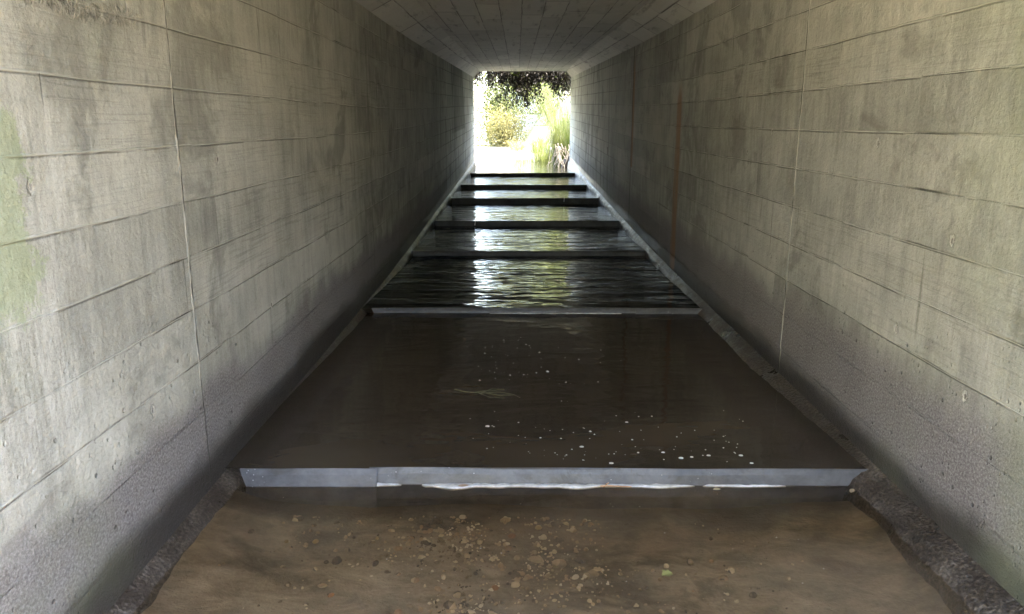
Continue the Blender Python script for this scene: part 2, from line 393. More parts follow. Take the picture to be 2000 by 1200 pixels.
M = {}
M['wall_l'] = concrete('board marked concrete facing right', -1.27, 'l', 1.0)
M['wall_r'] = concrete('board marked concrete facing left', -.045, 'r', 9.0)
M['ceil'] = concrete('board marked concrete overhead', .05, 'c', 17.0, .25)
M['conc'] = plain_concrete('weathered concrete')
M['bead'] = plain_concrete('pale mortar bead', (.13, .125, .11), (.40, .39, .34))
M['ledge'] = ledge_mat(); M['bed'] = bed_mat(); M['steel'] = steel_mat(); M['gravel'] = gravel_mat()
M['steel_shade'] = simple('baffle sheet darkened for shade', (.014, .014, .013), (.045, .045, .044), 6, .5, .004, .4)  # same sheet, darkened to stand for shade on the farther baffles
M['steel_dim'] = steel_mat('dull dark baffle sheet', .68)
M['film'] = simple('wet pale film', (.45, .46, .49), (.75, .76, .79), 30, .12, .004, .8)
M['ground'] = leaf_mat('grassy earth', [(.3, (.11, .115, .065)), (.55, (.20, .19, .125)), (.75, (.30, .28, .20))], 0.0, 1.2)
M['bar'] = simple('pale dry sand', (.22, .20, .14), (.34, .31, .23), 3, .9, .02)
M['bark'] = simple('grey brown bark', (.05, .04, .03), (.13, .105, .08), 14, .9, .02)
M['vine'] = leaf_mat('vine leaves darkened as silhouette', [(.3, (.012, .010, .007)), (.6, (.022, .018, .011)), (.8, (.035, .028, .014))], .1)  # near-black leaf colour stands in for their unlit, backlit side
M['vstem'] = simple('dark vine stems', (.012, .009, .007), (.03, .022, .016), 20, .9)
M['lf_yel'] = leaf_mat('yellow green leaves', [(.3, (.045, .06, .014)), (.55, (.10, .115, .034)), (.8, (.17, .17, .062))], .45)
M['lf_dry'] = leaf_mat('dry straw and leaves', [(.3, (.09, .085, .022)), (.55, (.17, .155, .055)), (.8, (.26, .19, .08))], .35)
M['lf_grn'] = leaf_mat('fresh green leaves', [(.3, (.02, .036, .004)), (.55, (.042, .062, .007)), (.8, (.08, .10, .014))], .4)
M['root'] = simple('pale bare roots', (.22, .19, .15), (.42, .38, .32), 20, .8)
M['foam'] = simple('white foam', (.42, .42, .41), (.66, .66, .64), 60, .35, .001, .6)

# ------------------------------------------------------------------ culvert
culvert = empty('culvert', (0.16, Y0, -1.9))
tag(culvert, 'long board marked concrete box culvert with chamfered ceiling corners over the stepped stream', 'culvert')
def cpart(mb, name, mat, smooth=False):
    o = mb.build(name, mat, culvert, smooth); o.location = -Vector(culvert.location); return o
ys = frange(Y0 + .3, Y1, 110)
def prism(sec, uvf, caps=True):
    """sec(y) -> closed loop of (x, zrel); swept along the culvert"""
    mb = MB(); n = len(sec(ys[0]))
    for k in range(n):
        P, UV = [], []
        for y in ys:
            s = sec(y); a, b = s[k], s[(k + 1) % n]; e = grade(y)
            P.append([(a[0], y, a[1] + e), (b[0], y, b[1] + e)])
            UV.append([uvf(y, *a), uvf(y, *b)])
        mb.grid(P, UV)
    for y in (ys[0], ys[-1]):
        mb.quad([(x, y, z + grade(y)) for x, z in sec(y)])
    return mb
def chw(y):
    t = min(max((y - 15) / 10, 0), 1); return .36 - .20 * t
CH = .19
wuv = lambda y, x, z: (y, z); cuv = lambda y, x, z: (y, x)
cpart(prism(lambda y: [(XL, -2.1), (XL - .3, -2.1), (XL - .3, ZC), (XL, ZC)], wuv), 'wall', M['wall_l'])
cpart(prism(lambda y: [(XR, -2.1), (XR, ZC), (XR + .3, ZC), (XR + .3, -2.1)], wuv), 'wall', M['wall_r'])
cpart(prism(lambda y: [(XL - .3, ZC), (XL - .3, ZC + .35), (XR + .3, ZC + .35), (XR + .3, ZC)], cuv), 'roof_slab', M['ceil'])
cpart(prism(lambda y: [(XL - .01, ZC - CH), (XL - .01, ZC + .01), (XL + chw(y), ZC + .01), (XL + chw(y), ZC - .002), (XL + .002, ZC - CH)], cuv), 'haunch', M['ceil'])
cpart(prism(lambda y: [(XR + .01, ZC - CH), (XR - .002, ZC - CH), (XR - chw(y), ZC - .002), (XR - chw(y), ZC + .01), (XR + .01, ZC + .01)], cuv), 'haunch', M['ceil'])
cpart(prism(lambda y: [(XL - .3, -2.4), (XL - .3, -2.103), (XR + .3, -2.103), (XR + .3, -2.4)], cuv), 'floor_slab', M['conc'])
# headwalls round the two mouths
for ya, yb in ((Y0, Y0 + .297), (Y1 + .003, Y1 + .3)):
    e = grade(ya); mb = MB()
    cw = chw(ya) + .004
    mb.box((-4.2, ya, -2.6 + e), (XL - .004, yb, ZC + .9 + e)); mb.box((XR + .004, ya, -2.6 + e), (4.5, yb, ZC + .9 + e))
    mb.box((XL - .004, ya, ZC + .004 + e), (XR + .004, yb, ZC + .9 + e))
    for sx, x in ((1, XL - .002), (-1, XR + .002)):
        tri = [(x, ZC - CH), (x, ZC + .006), (x + sx * cw, ZC + .006)]
        mb.quad([(a, ya + .002, b + e) for a, b in tri]); mb.quad([(a, yb - .002, b + e) for a, b in tri])
        mb.quad([(tri[0][0], ya + .002, tri[0][1] + e), (tri[2][0], ya + .002, tri[2][1] + e), (tri[2][0], yb - .002, tri[2][1] + e), (tri[0][0], yb - .002, tri[0][1] + e)])
    cpart(mb, 'headwall', M['conc'])
# rough footing ledges
def ledge(side):
    mb = MB(); P = []; n = 620
    X = XL if side < 0 else XR
    base = -1.665 if side < 0 else -1.632
    for y in frange(Y0 - .0, Y1 + .2, n):
        w = .125 + .035 * mnoise.noise((y * .9, side * 5, 0)) + .02 * mnoise.noise((y * 3.1, side * 5, 2))
        if side > 0: w += .02
        w += .012 * mnoise.noise((y * 11, side, 4)); e = grade(y)
        j = lambda k, a=.005: a * mnoise.noise((y * 14, k * 3.1 + side * 7, 1)) + .6 * a * mnoise.noise((y * 37, k * 5, 6))
        tw = min(max((y - 8) / 4, 0), 1)          # narrower and prouder further in
        w = w * (1 - .15 * tw)
        hb = base + (.035 if side < 0 else .0) * tw
        nr = 1 - min(max((y - 3.4) / 1.5, 0), 1)
        w = w * (1 - .25 * nr) if side < 0 else w * (1 - .12 * nr)
        w = w * (1 - .42 * min(max((y - 4.5) / 3.0, 0), 1) - .20 * min(max((y - 8) / 4.0, 0), 1))
        prof = [(-.02, hb + .03), (.0, hb + .016 + j(0, .003)), (w * .22, hb + .002 + j(1, .003)), (w * .55, hb - .014 + j(2, .004)),
                (w * .85, hb - .042 + j(3, .004)), (w * 1.08, hb - .085 + j(4, .004)), (w * 1.35, hb - .17), (w * 1.6, hb - .5)]
        P.append([(X - side * a, y, z + e) for a, z in prof])
    mb.grid(P); return cpart(mb, 'footing_ledge', M['ledge'], True)
ledge(-1); ledge(1)
# mortar beads squeezed out at the pour joints
def bead(X, side, y, z0, z1, w, seed):
    mb = MB(); P = []; k = 0
    for z in frange(z0, z1, 90):
        ww = w * (.62 + 1.1 * mnoise.noise((z * 5, seed, 0)) + .6 * mnoise.noise((z * 19, seed, 3)))
        tp = min(1, (z - z0) / .25, (z1 - z) / .1) if z0 < -1 else 1
        ww = max(ww * max(tp, 0), w * .05); yy = y + .022 * mnoise.noise((z * 1.7, seed, 8)) + .006 * mnoise.noise((z * 9, seed, 11)); e = grade(y)
        P.append([(X - side * (-.002), yy - ww, z + e), (X - side * ww * .9, yy - ww * .4, z + e), (X - side * ww * .9, yy + ww * .35, z + e), (X - side * (-.002), yy + ww, z + e)])
    mb.grid(P); cpart(mb, 'joint_bead', M['bead'], True)
bead(XL, -1, 3.16, -1.28, .03, .0075, 1.0); bead(XL, -1, 3.155, .02, ZC - CH, .0042, 4.0)
bead(XR, 1, 4.72, -1.63, ZC - CH, .0065, 2.0); bead(XR, 1, 9.05, -.2, ZC - CH, .005, 6.0)
# drips of lime on the far walls
for X, s, y, z0, z1 in ((XL, -1, 14.6, -.2, .25), (XL, -1, 16.2, -.8, -.3), (XL, -1, 17.0, -.5, -.05), (XL, -1, 20.5, -.6, -.3), (XR, 1, 16.6, -.65, -.25), (XR, 1, 14.6, -.75, -.6), (XR, 1, 18.4, -.75, -.5)):
    bead(X, s, y, z0, z1, .011, y)

# ------------------------------------------------------------------ streambed, pools
def bed_z(x, y):
    n = mnoise.fractal((x * .9, y * .9, 3), 1.0, 2.0, 4) * .035 + mnoise.noise((x * 4, y * 4, 1)) * .008
    if y < 3.33:
        t = min(max((-.55 - x) / .7, 0), 1)
        eg = min(max((.34 - min(x - XL, XR - x)) / .30, 0), 1)
        return -1.738 + n + .035 * t * (1.0 if y > 0 else .5) + .062 * eg * eg
    z = grade(y) - 1.627 - .17 + n
    lv = LEVELS[sum(1 for b in BAFFLES if b[0] < y)]
    z = min(z, lv - .11 + n)
    if y > 27: z = min(z, -1.20 + n) if y < 31 else min(z, -1.20 + (y - 31) * .02 + n)
    return z
mb = MB(); XS = frange(-1.70, 2.02, 60); YS = frange(-10, 3.33, 170) + frange(3.5, 42, 150)
mb.grid([[(x, y, bed_z(x, y)) for x in XS] for y in YS])
tag(mb.build('streambed', M['bed'], None, True), kind='structure')
edges = [-10.0] + [b[0] for b in BAFFLES] + [40.0]
WM = [water_mat('shallow clear brown water', .16, (.27, .21, .145), (.95, .905, .81), .011, 1.3, 3.4, 1.0, .02, .0006, .14),
      water_mat('still dark brown water', .92, (.064, .050, .037), (.50, .40, .29), .008, 1.4, 3.2, 2.0, .05),
      water_mat('rippled black water', .90, (.011, .010, .008), (.40, .34, .26), .034, .95, 3.6, 3.0, .01, .0002),
      water_mat('gently rippled dark water', .90, (.011, .010, .008), (.40, .34, .26), .026, 1.0, 3.8, 5.0, .01, .0004)]
for i, lv in enumerate(LEVELS):
    a, b = edges[i], edges[i + 1]
    if i: a += .004
    mb = MB(); x0, x1 = (XL - .1, XR + .1)
    if i == 0: segs = 60
    else: segs = 24
    mb.grid([[(x, y, lv) for x in frange(x0, x1, 12)] for y in frange(a, b - .002, segs)])
    tag(mb.build('water', WM[min(i, 3)], None, True), kind='structure')
# gravel on the shallow bed, too many to count
def pebble(mb, c, r, rnd, flat=.6):
    a, b, cc = r * rnd.uniform(.7, 1.3), r * rnd.uniform(.6, 1.1), r * flat * rnd.uniform(.7, 1.1)
    th = rnd.uniform(0, math.pi); P = []
    for i in range(5):
        ph = -math.pi / 2 + math.pi * i / 4; row = []
        for k in range(8):
            t = 2 * math.pi * (k % 7) / 7; q = 1 + .18 * mnoise.noise((c[0] * 90 + math.cos(t) * 1.3, c[1] * 90 + math.sin(t) * 1.3, ph))
            x, y = a * math.cos(ph) * math.cos(t) * q, b * math.cos(ph) * math.sin(t) * q
            row.append((c[0] + x * math.cos(th) - y * math.sin(th), c[1] + x * math.sin(th) + y * math.cos(th), c[2] + cc * math.sin(ph)))
        P.append(row)
    mb.grid(P)
mb = MB(); k = 0
while k < 3000:
    x = R.gauss(-.03, .42); y = R.uniform(1.7, 3.15)
    if mnoise.noise((x * 2.6, y * 2.2, 9)) + R.uniform(-.25, .35) < 0 or x < -1.2 or x > 1.4: continue
    r = min(.028, R.lognormvariate(-5.22, .58)); pebble(mb, (x, y, bed_z(x, y) + r * R.uniform(-.1, .4)), r, R, .7); k += 1
tag(mb.build('gravel', M['gravel'], None, True), kind='stuff')
def pebmat(name, c): return simple(name, tuple(v * .75 for v in c), c, 40, .7, .002)
for (px, py, r, c, lab) in (
    (1052, 1031, .017, (.62, .46, .25), 'pale cream pebble, brightest stone on the shallow foreground streambed'),
    (617, 1062, .016, (.58, .40, .17), 'ochre yellow pebble alone towards the left of the foreground streambed'),
    (560, 1063, .013, (.36, .24, .11), 'dull brown pebble just left of the ochre yellow pebble'),
    (647, 1167, .013, (.50, .25, .12), 'small orange pebble low on the left foreground streambed'),
    (1000, 1047, .020, (.34, .18, .10), 'flat reddish brown stone just left of the brightest cream pebble'),
    (993, 1072, .018, (.33, .22, .13), 'grey brown flat stone below the flat reddish brown stone'),
    (778, 1200, .024, (.40, .24, .15), 'large pinkish brown pebble cut by the lower edge of the photo'),
    (967, 1145, .018, (.36, .19, .10), 'rust brown oval stone in the lower middle of the gravel patch'),
    (823, 1032, .012, (.46, .30, .17), 'small tan pebble high in the gravel patch near the baffle'),
    (737, 1055, .012, (.58, .43, .22), 'small yellow pebble in the upper left of the gravel patch')):
    p = on_z(px, py, -1.73); p.z = bed_z(p.x, p.y) + r * .3
    mb = MB(); pebble(mb, (0, 0, 0), r, R, .65)
    o = mb.build('pebble', pebmat('stone', c), None, True); o.location = p
    tag(o, lab, 'pebble', 'larger pebbles on the foreground streambed')

# ------------------------------------------------------------------ baffles
seam_px = [738, None, None, None, None, None, None]
B_LABEL = ['nearest grey metal baffle across the stream, with a shorter sheet lapped on at its left',
           'second grey metal baffle, with a seam near its right end, behind the brown pool',
           'third baffle from the camera, a dim dark strip where the rippled streaks begin',
           'fourth baffle from the camera, dark strip with one white trickle at its left',
           'fifth baffle from the camera, dark strip with one white trickle at its right',
           'sixth baffle from the camera, next to last dark strip before the bright mouth',
           'farthest baffle, black strip right at the bright far mouth']
def sheet(i, x0, x1, yo, c0, c1, zt, zb, seed):
    """bent, slightly wavy sheet from x0 to x1; c0/c1: how much the lower edge is cut in at each end"""
    mb = MB(); F, Bk = [], []; n = 60; hh = zt - zb; th = .005
    for k in range(n + 1):
        t = k / n; rf, rb = [], []
        top = zt + .006 * mnoise.noise((t * (x1 - x0) * 2.0, seed, 0)) - .003
        for q in range(9):
            s = q / 8
            z = top + (zb - top) * s
            vis = min(s * hh / .085, 1.0)
            xa, xb = x0 + c0 * vis, x1 - c1 * vis
            x = xa + (xb - xa) * t
            y = yo + .010 * mnoise.noise((x * 1.7, seed, s * .7)) - .022 * s * hh / .1 + (.006 if q == 0 else 0)
            rf.append((x, y, z)); rb.append((x, y + th, z))
        F.append(rf); Bk.append(rb)
    mb.grid(F); mb.grid([r[::-1] for r in Bk])
    mb.grid([[a[0], b[0]] for a, b in zip(F, Bk)])
    mb.grid([F[0], Bk[0]]); mb.grid([Bk[-1], F[-1]])
    return mb
def lip(i, x0, x1, y, z, seed, w=.02):
    mb = MB(); P = []
    n = max(8, int((x1 - x0) / .018))
    for k in range(n + 1):
        t = k / n; x = x0 + (x1 - x0) * t; f = math.sin(math.pi * t) ** .4
        a = 1.6 * mnoise.noise((x * 9, seed, 1)); b = 1.5 * mnoise.noise((x * 23, seed, 4)); cnt = (.35 + .65 * abs(mnoise.noise((x * 5, seed, 7)) * 1.6))
        ww = w * f * cnt
        P.append([(x, y + .004, z + .006 * f + .004 * b), (x, y - ww * .5, z + .010 * f * cnt + .003 * a), (x, y - ww, z + .004 * f + .004 * b), (x, y - ww * 1.15, z - .006)])
    mb.grid(P); return mb
for i, (d, zt, x0, x1) in enumerate(BAFFLES):
    root = empty('fish_baffle', (0.2, d, LEVELS[i] - .14)); tag(root, B_LABEL[i], 'baffle', 'metal baffles across the culvert floor')
    def bp(mb, name, mat, smooth=True):
        o = mb.build(name, mat, root, smooth); o.location = -Vector(root.location); return o
    zb = LEVELS[i] - .14
    if i == 0:
        xs = on_y(738, 930, d).x
        bp(sheet(i, xs - .04, x1, d, 0, .085, zt, zb, 1.3), 'sheet', M['steel'], False)
        bp(sheet(i, x0, xs, d - .022, .035, 0, zt + .004, zb, 7.7), 'lapped_sheet', M['steel'], False)
        zl = LEVELS[0]
        for a, b, w, s in ((-.46, -.06, .050, 1), (-.12, .46, .042, 2), (.38, .86, .036, 3), (-.78, -.56, .022, 4), (.9, 1.3, .016, 9), (-.3, .2, .03, 12)):
            bp(lip(i, a, b, d - .020, zl, s, w), 'torn_film', M['film'])
    elif i == 1:
        xs = on_y(1241, 605, d).x
        bp(sheet(i, x0, xs + .04, d, .05, 0, zt, zb, 2.3), 'sheet', M['steel_dim'], False)
        bp(sheet(i, xs, x1, d - .022, 0, .07, zt + .005, zb, 5.7), 'lapped_sheet', M['steel_dim'], False)
        for a, b, w, s in ((-.25, .25, .014, 5), (.22, .62, .026, 6), (.6, .95, .02, 8)):
            bp(lip(i, a, b, d - .018, LEVELS[1], s, w), 'torn_film', M['film'])
    else:
        xs = x0 + (x1 - x0) * (.28 if i % 2 else .71)
        bp(sheet(i, x0, xs + .03, d, .05, 0, zt, zb, i * 2.3), 'sheet', M['steel_shade'], False)
        bp(sheet(i, xs, x1, d - .009, 0, .06, zt + .003, zb, i * 3.7), 'lapped_sheet', M['steel_shade'], False)
        if i in (3, 4):
            xt = on_y(928 if i == 3 else 1101, zt and 430, d).x
            t = MB(); t.tube([(xt + .004 * math.sin(q), d - .012 - .004 * q, zt - q * .012) for q in range(7)], [.004, .006, .005, .007, .005, .007, .009])
            bp(t, 'trickle', M['film'])

# ------------------------------------------------------------------ floating bits
pool2 = LEVELS[1]
def dome(r, hgt, asp=1.0):
    mb = MB(); P = []
    for i in range(4):
        a = math.pi / 2 * i / 3
        P.append([(r * asp * math.cos(a) * math.cos(t), r * math.cos(a) * math.sin(t), hgt * math.sin(a)) for t in [2 * math.pi * k / 10 for k in range(11)]])
    mb.grid(P); return mb
small = dome(.0042, .003).build('foam_bubble', M['foam'], None, True)
pts = []
for cx, cy in ((1160, 412), (1270, 398), (1402, 432), (1378, 425), (1302, 487), (1165, 502), (1138, 507), (1080, 465), (1145, 445), (1235, 480), (1270, 452), (1342, 418), (1362, 462),
               (1312, 520), (1378, 514), (1448, 465), (1465, 538), (1570, 465), (1545, 422), (1540, 555), (1365, 166), (1392, 185), (1272, 187), (1235, 200), (1170, 188), (1150, 182), (1115, 175),
               (1305, 208), (1345, 190), (1440, 236), (1470, 228), (1488, 234), (1450, 308), (1475, 310), (1160, 82), (1225, 118), (1175, 145), (1170, 352), (1185, 390), (1068, 382), (1360, 405), (1320, 85), (1298, 460), (1500, 440)):
    pts.append((420 + cx / 2.143, 640 + cy / 2.143))
for cx, cy in ((298, 420), (325, 465), (345, 448), (205, 464), (119, 462), (180, 525), (228, 534), (302, 556), (135, 536), (460, 490), (473, 532), (540, 430), (540, 506), (528, 524), (612, 417), (640, 398),
               (515, 356), (530, 373), (708, 442), (690, 458), (684, 499), (750, 517), (846, 472), (885, 456), (896, 476), (944, 488), (810, 512), (885, 504), (930, 523), (900, 562), (952, 384), (370, 147), (385, 120), (303, 236), (360, 228), (280, 134), (225, 230), (405, 530), (618, 512), (585, 372)):
    pts.append((1000 + cx / 2.143, 640 + cy / 2.143))
for k in range(34): pts.append((R.gauss(1040, 70), R.uniform(655, 745)))
for k in range(30): pts.append((R.gauss(1240, 130), R.uniform(800, 900)))
for k, (px, py) in enumerate(pts):
    o = small if k == 0 else small.copy()
    if k: col.objects.link(o)
    p = on_z(px, py, pool2); o.location = (p.x, p.y, pool2 - .0003); s = R.lognormvariate(-.35, .38); o.scale = (s * 1.1, s, s)
    tag(o, 'tiny white foam bubble floating on the brown pool behind the nearest baffle', 'foam bubble', 'foam bubbles on the brown pool')
big = dome(.0085, .004, 1.3).build('foam_bubble', M['foam'], None, True)
for k, (px, py, s, lab) in enumerate((
    (952, 833, 1.2, 'larger foam bubble at the left end of the foam, behind the nearest baffle'),
    (1136, 873, 1.1, 'larger oval foam bubble left of the foam row, a little behind the nearest baffle'),
    (1224, 825, .9, 'larger foam bubble farthest back on the brown pool, right of centre'),
    (1295, 884, .9, 'larger foam bubble drifting between two others in the middle of the foam row'),
    (1330, 895, 1.2, 'widest foam bubble, close behind the top edge of the nearest baffle'),
    (1351, 893, .8, 'larger foam bubble just right of the widest one'),
    (1384, 890, 1.0, 'larger round foam bubble second from the right end of the foam row'),
    (1447, 890, 1.1, 'larger foam bubble near the right end of the foam row'),
    (1468, 906, .9, 'larger foam bubble touching the baffle top at the right end of the foam row'),
    (1194, 906, 1.1, 'larger foam bubble touching the baffle top left of the middle'))):
    o = big if k == 0 else big.copy()
    if k: col.objects.link(o)
    p = on_z(px, min(py, 905), pool2); o.location = (p.x, p.y, pool2 - .0003); o.scale = (s, s, s)
    tag(o, lab, 'foam bubble', 'foam bubbles on the brown pool')
for k in range(16):
    px, py = R.uniform(480, 1620), R.uniform(975, 1150)
    o = small.copy(); col.objects.link(o); p = on_z(px, py, LEVELS[0]); o.location = (p.x, p.y, LEVELS[0] - .0003)
    q = R.uniform(.35, .7); o.scale = (q * 1.4, q, q)
    tag(o, 'tiny pale speck of foam on the shallow water in front of the nearest baffle', 'foam bubble', 'foam specks on the foreground water')
# grass sprig afloat on the brown pool
mb = MB(); z = pool2 + .002
def blade(mb, pix, z, r):
    P = [on_z(px, py, z) for px, py in pix]; mb.tube(P, [r * (1 - .7 * k / (len(P) - 1)) for k in range(len(P))], 4)
for pix in (((888, 761), (910, 766), (940, 768), (975, 766), (1000, 770), (1016, 777)), ((940, 768), (960, 760), (985, 761)), ((935, 768), (955, 776), (985, 778)), ((950, 768), (972, 772), (1002, 772)), ((928, 767), (944, 764), (972, 763))):
    blade(mb, pix, z, .0045)
tag(mb.build('grass_sprig', simple('wilted olive grass', (.075, .075, .04), (.15, .14, .08), 30, .6), None, True), 'wilted olive grass sprig with forked blades floating on the brown pool', 'grass sprig')
def flat_leaf(name, px, py, z, w, l, rot, c, lab, cat='leaf', curl=.3, lobes=0):
    mb = MB(); P = []; n = 10; w *= .5
    for k in range(n + 1):
        t = k / n; ww = w * math.sin(math.pi * min(max(t, .03), .97)) ** .7 * (1 + .35 * math.cos(t * math.pi * 5) * (1 if lobes else 0))
        P.append([((t - .5) * l, s * ww, curl * abs(s) * ww + .12 * l * (t - .5) ** 2) for s in (-1, -.5, 0, .5, 1)])
    mb.grid(P); P2 = [[(a, b, c_ - .0012) for a, b, c_ in r][::-1] for r in P]; mb.grid(P2)
    o = mb.build(name, simple('leaf blade', tuple(v * .7 for v in c), c, 60, .5, .001), None, True)
    p = on_z(px, py, z); o.location = (p.x, p.y, z + .002); o.rotation_euler = (0, 0, rot)
    return tag(o, lab, cat)
flat_leaf('fallen_leaf', 1303, 1123, LEVELS[0], .040, .045, .4, (.27, .27, .10), 'lone yellow green leaf lying in the shallow water of the foreground', lobes=1)
flat_leaf('fallen_leaf', 905, 950, LEVELS[0] + .006, .022, .05, .15, (.48, .33, .22), 'tan dead leaf caught on the torn film at the foot of the nearest baffle')
flat_leaf('fallen_leaf', 1400, 957, LEVELS[0] + .003, .022, .036, .1, (.55, .47, .33), 'pale straw coloured leaf scrap at the waterline right of centre of the nearest baffle')
flat_leaf('fallen_leaf', 1664, 960, LEVELS[0] + .003, .022, .046, .9, (.55, .42, .27), 'curled beige leaf at the right end of the nearest baffle')
mb = MB(); p = on_y(1185, 945, 3.28)
mb.tube([(p.x - .012, 3.296, -1.652), (p.x, 3.288, -1.634), (p.x + .010, 3.284, -1.622)], [.003, .0035, .002]); mb.tube([(p.x - .03, 3.287, -1.642), (p.x, 3.287, -1.640), (p.x + .12, 3.282, -1.643)], [.003, .0035, .003])
tag(mb.build('twig', simple('orange brown twig', (.35, .2, .1), (.55, .36, .22), 40, .7), None, True), 'small orange brown twig stuck upright at the foot of the nearest baffle', 'twig')

# ------------------------------------------------------------------ ground outside
XC = (XL + XR) / 2
def sm(a, b, x):
    t = min(max((x - a) / (b - a), 0), 1); return t * t * (3 - 2 * t)
def outside_z(x, y):
    n = mnoise.fractal((x * .25, y * .25, 5), 1.0, 2.0, 4) * .25
    t = x - XC
    if y < 10:
        b = -2.1 + 3.4 * sm(1.5, 4.6, abs(t)) + n * sm(1.6, 4, abs(t))
        return b + 3.0 * sm(8, 30, abs(t)) * .4 + 4.2 * sm(-6.5, -11, y) * (1 - .45 * sm(1.5, 5, abs(t))) + n * sm(-6, -9, y)  # rise behind the camera added to block low sky
    w = -1.55
    bend = sm(30, 40, y)                        # the stream turns left beyond the mouth
    rgt = 3.2 * sm(1.35, 4.2, t + .9 * bend + .05 * (y - 25))
    lft = 1.6 * sm(2.4, 9, -t) * (1 - .6 * bend)
    rise = .35 * sm(31.5, 34, y) + .65 * sm(33, 43, y) + 4.5 * sm(46, 90, y)
    return w + max(rgt, lft) + rise + n * sm(1.7, 4, abs(t)) + n * .4 * sm(31, 35, y)
mb = MB()
XS = frange(-70, -6, 22) + frange(-5.4, 6.2, 46) + frange(7, 72, 22)
YS = frange(-60, -6, 14) + frange(-5, Y0 + .11, 14) + [Y0 + .15] + frange(1.9, 24.4, 14) + [Y1 + .15, Y1 + .2] + frange(25.6, 50, 60) + frange(52, 130, 18)
ri = YS.index(Y0 + .15); rj = YS.index(Y1 + .15)
P = []
for k, y in enumerate(YS):
    if ri <= k <= rj: P.append([(x, y, grade(y) + ZC + .75 + .25 * mnoise.noise((x * .3, y * .3, 0)) * sm(0, 2, abs(x) - 1)) for x in XS])
    else: P.append([(x, y, outside_z(x, y)) for x in XS])
for k in range(len(YS) - 1):
    for j in range(len(XS) - 1):
        if (k == ri - 1 or k == rj) and XL - .5 < .5 * (XS[j] + XS[j + 1]) < XR + .5: continue
        mb.quad([P[k][j], P[k][j + 1], P[k + 1][j + 1], P[k + 1][j]])
tag(mb.build('ground', M['ground'], None), kind='structure')
# pale sand bar beyond the mouth
mb = MB()
mb.grid([[(x, y, outside_z(x, y) + .03 + .05 * sm(33, 36, y) - .5 * (1 - sm(-6.5, -5.8, x)) - .5 * sm(2.4, 3.0, x - .0 * y) - .4 * (1 - sm(30.6, 31.4, y)) - .5 * sm(38.5, 40.5, y)) for x in frange(-6.5, 3.0, 40)] for y in frange(30.5, 41, 50)])
tag(mb.build('sand_bar', M['bar'], None, True), kind='structure')

# ------------------------------------------------------------------ vegetation beyond the far mouth
def branchy(mb, p, d, L, r, depth, rnd, tips):
    n = 5; pts = [Vector(p)]; dd = Vector(d).normalized()
    for k in range(n):
        dd = (dd + Vector((rnd.gauss(0, .16), rnd.gauss(0, .16), rnd.gauss(.02, .1)))).normalized(); pts.append(pts[-1] + dd * L / n)
    mb.tube(pts, [r * (1 - .55 * k / n) for k in range(n + 1)], 6 if depth > 1 else 4)
    if depth == 0: tips.append(pts[-1]); tips.append(pts[-2]); return
    for k in range(3 if depth > 1 else 4):
        q = pts[rnd.randint(2, n)]
        nd = (dd * .6 + Vector((rnd.gauss(0, .7), rnd.gauss(0, .7), rnd.gauss(.25, .4)))).normalized()
        branchy(mb, q, nd, L * rnd.uniform(.5, .75), r * .45, depth - 1, rnd, tips)
def tree(x, y, H, r, leafmat, n, size, lab, seed, spread=.5, depth=3, lean=(0, 0), group=None):
    rnd = random.Random(seed); z = outside_z(x, y) - .1
    if Y0 + .15 <= y <= Y1 + .15: z = grade(y) + ZC + .7
    root = empty('tree', (x, y, z)); tag(root, lab, 'tree', group)
    t = MB(); tips = []
    branchy(t, (0, 0, 0), (lean[0], lean[1], 1), H * .55, r, depth, rnd, tips)
    t.build('trunk', M['bark'], root, True)
    c = MB()
    for k in range(n):
        q = rnd.choice(tips); s = H * .10
        c.leaf((q.x + rnd.gauss(0, s) * spread * 2, q.y + rnd.gauss(0, s) * spread * 2, q.z + rnd.gauss(0, s)), size, rnd)
    c.build('crown', leafmat, root)
def shrub(x, y, rx, rz, leafmat, n, size, lab, seed, stems=9, name='shrub', cat='shrub'):
    rnd = random.Random(seed); z = outside_z(x, y)
    root = empty(name, (x, y, z)); tag(root, lab, cat)
    t = MB(); c = MB(); tips = []
    for k in range(stems):
        a = rnd.uniform(0, 6.28); q = rx * rnd.uniform(.2, .9); h = rz * rnd.uniform(.6, 1.05)
        pts = [(0, 0, -.1), (q * .35 * math.cos(a), q * .35 * math.sin(a), h * .5), (q * math.cos(a), q * math.sin(a), h)]
        t.tube(pts, [.02, .014, .006], 5); tips += [Vector(pts[1]) * .6 + Vector(pts[2]) * .4, Vector(pts[2]), Vector(pts[1]) * 1.0, Vector(pts[2]) * .8 + Vector((0, 0, -.35 * rz)), Vector((pts[2][0], pts[2][1], .12 * rz))]
    t.build('stems', M['bark'], root, True)
    for k in range(n):
        q = rnd.choice(tips); c.leaf((q.x + rnd.gauss(0, rx * .22), q.y + rnd.gauss(0, rx * .22), max(.02, q.z + rnd.gauss(-.06, rz * .14))), size, rnd)
    c.build('foliage', leafmat, root)
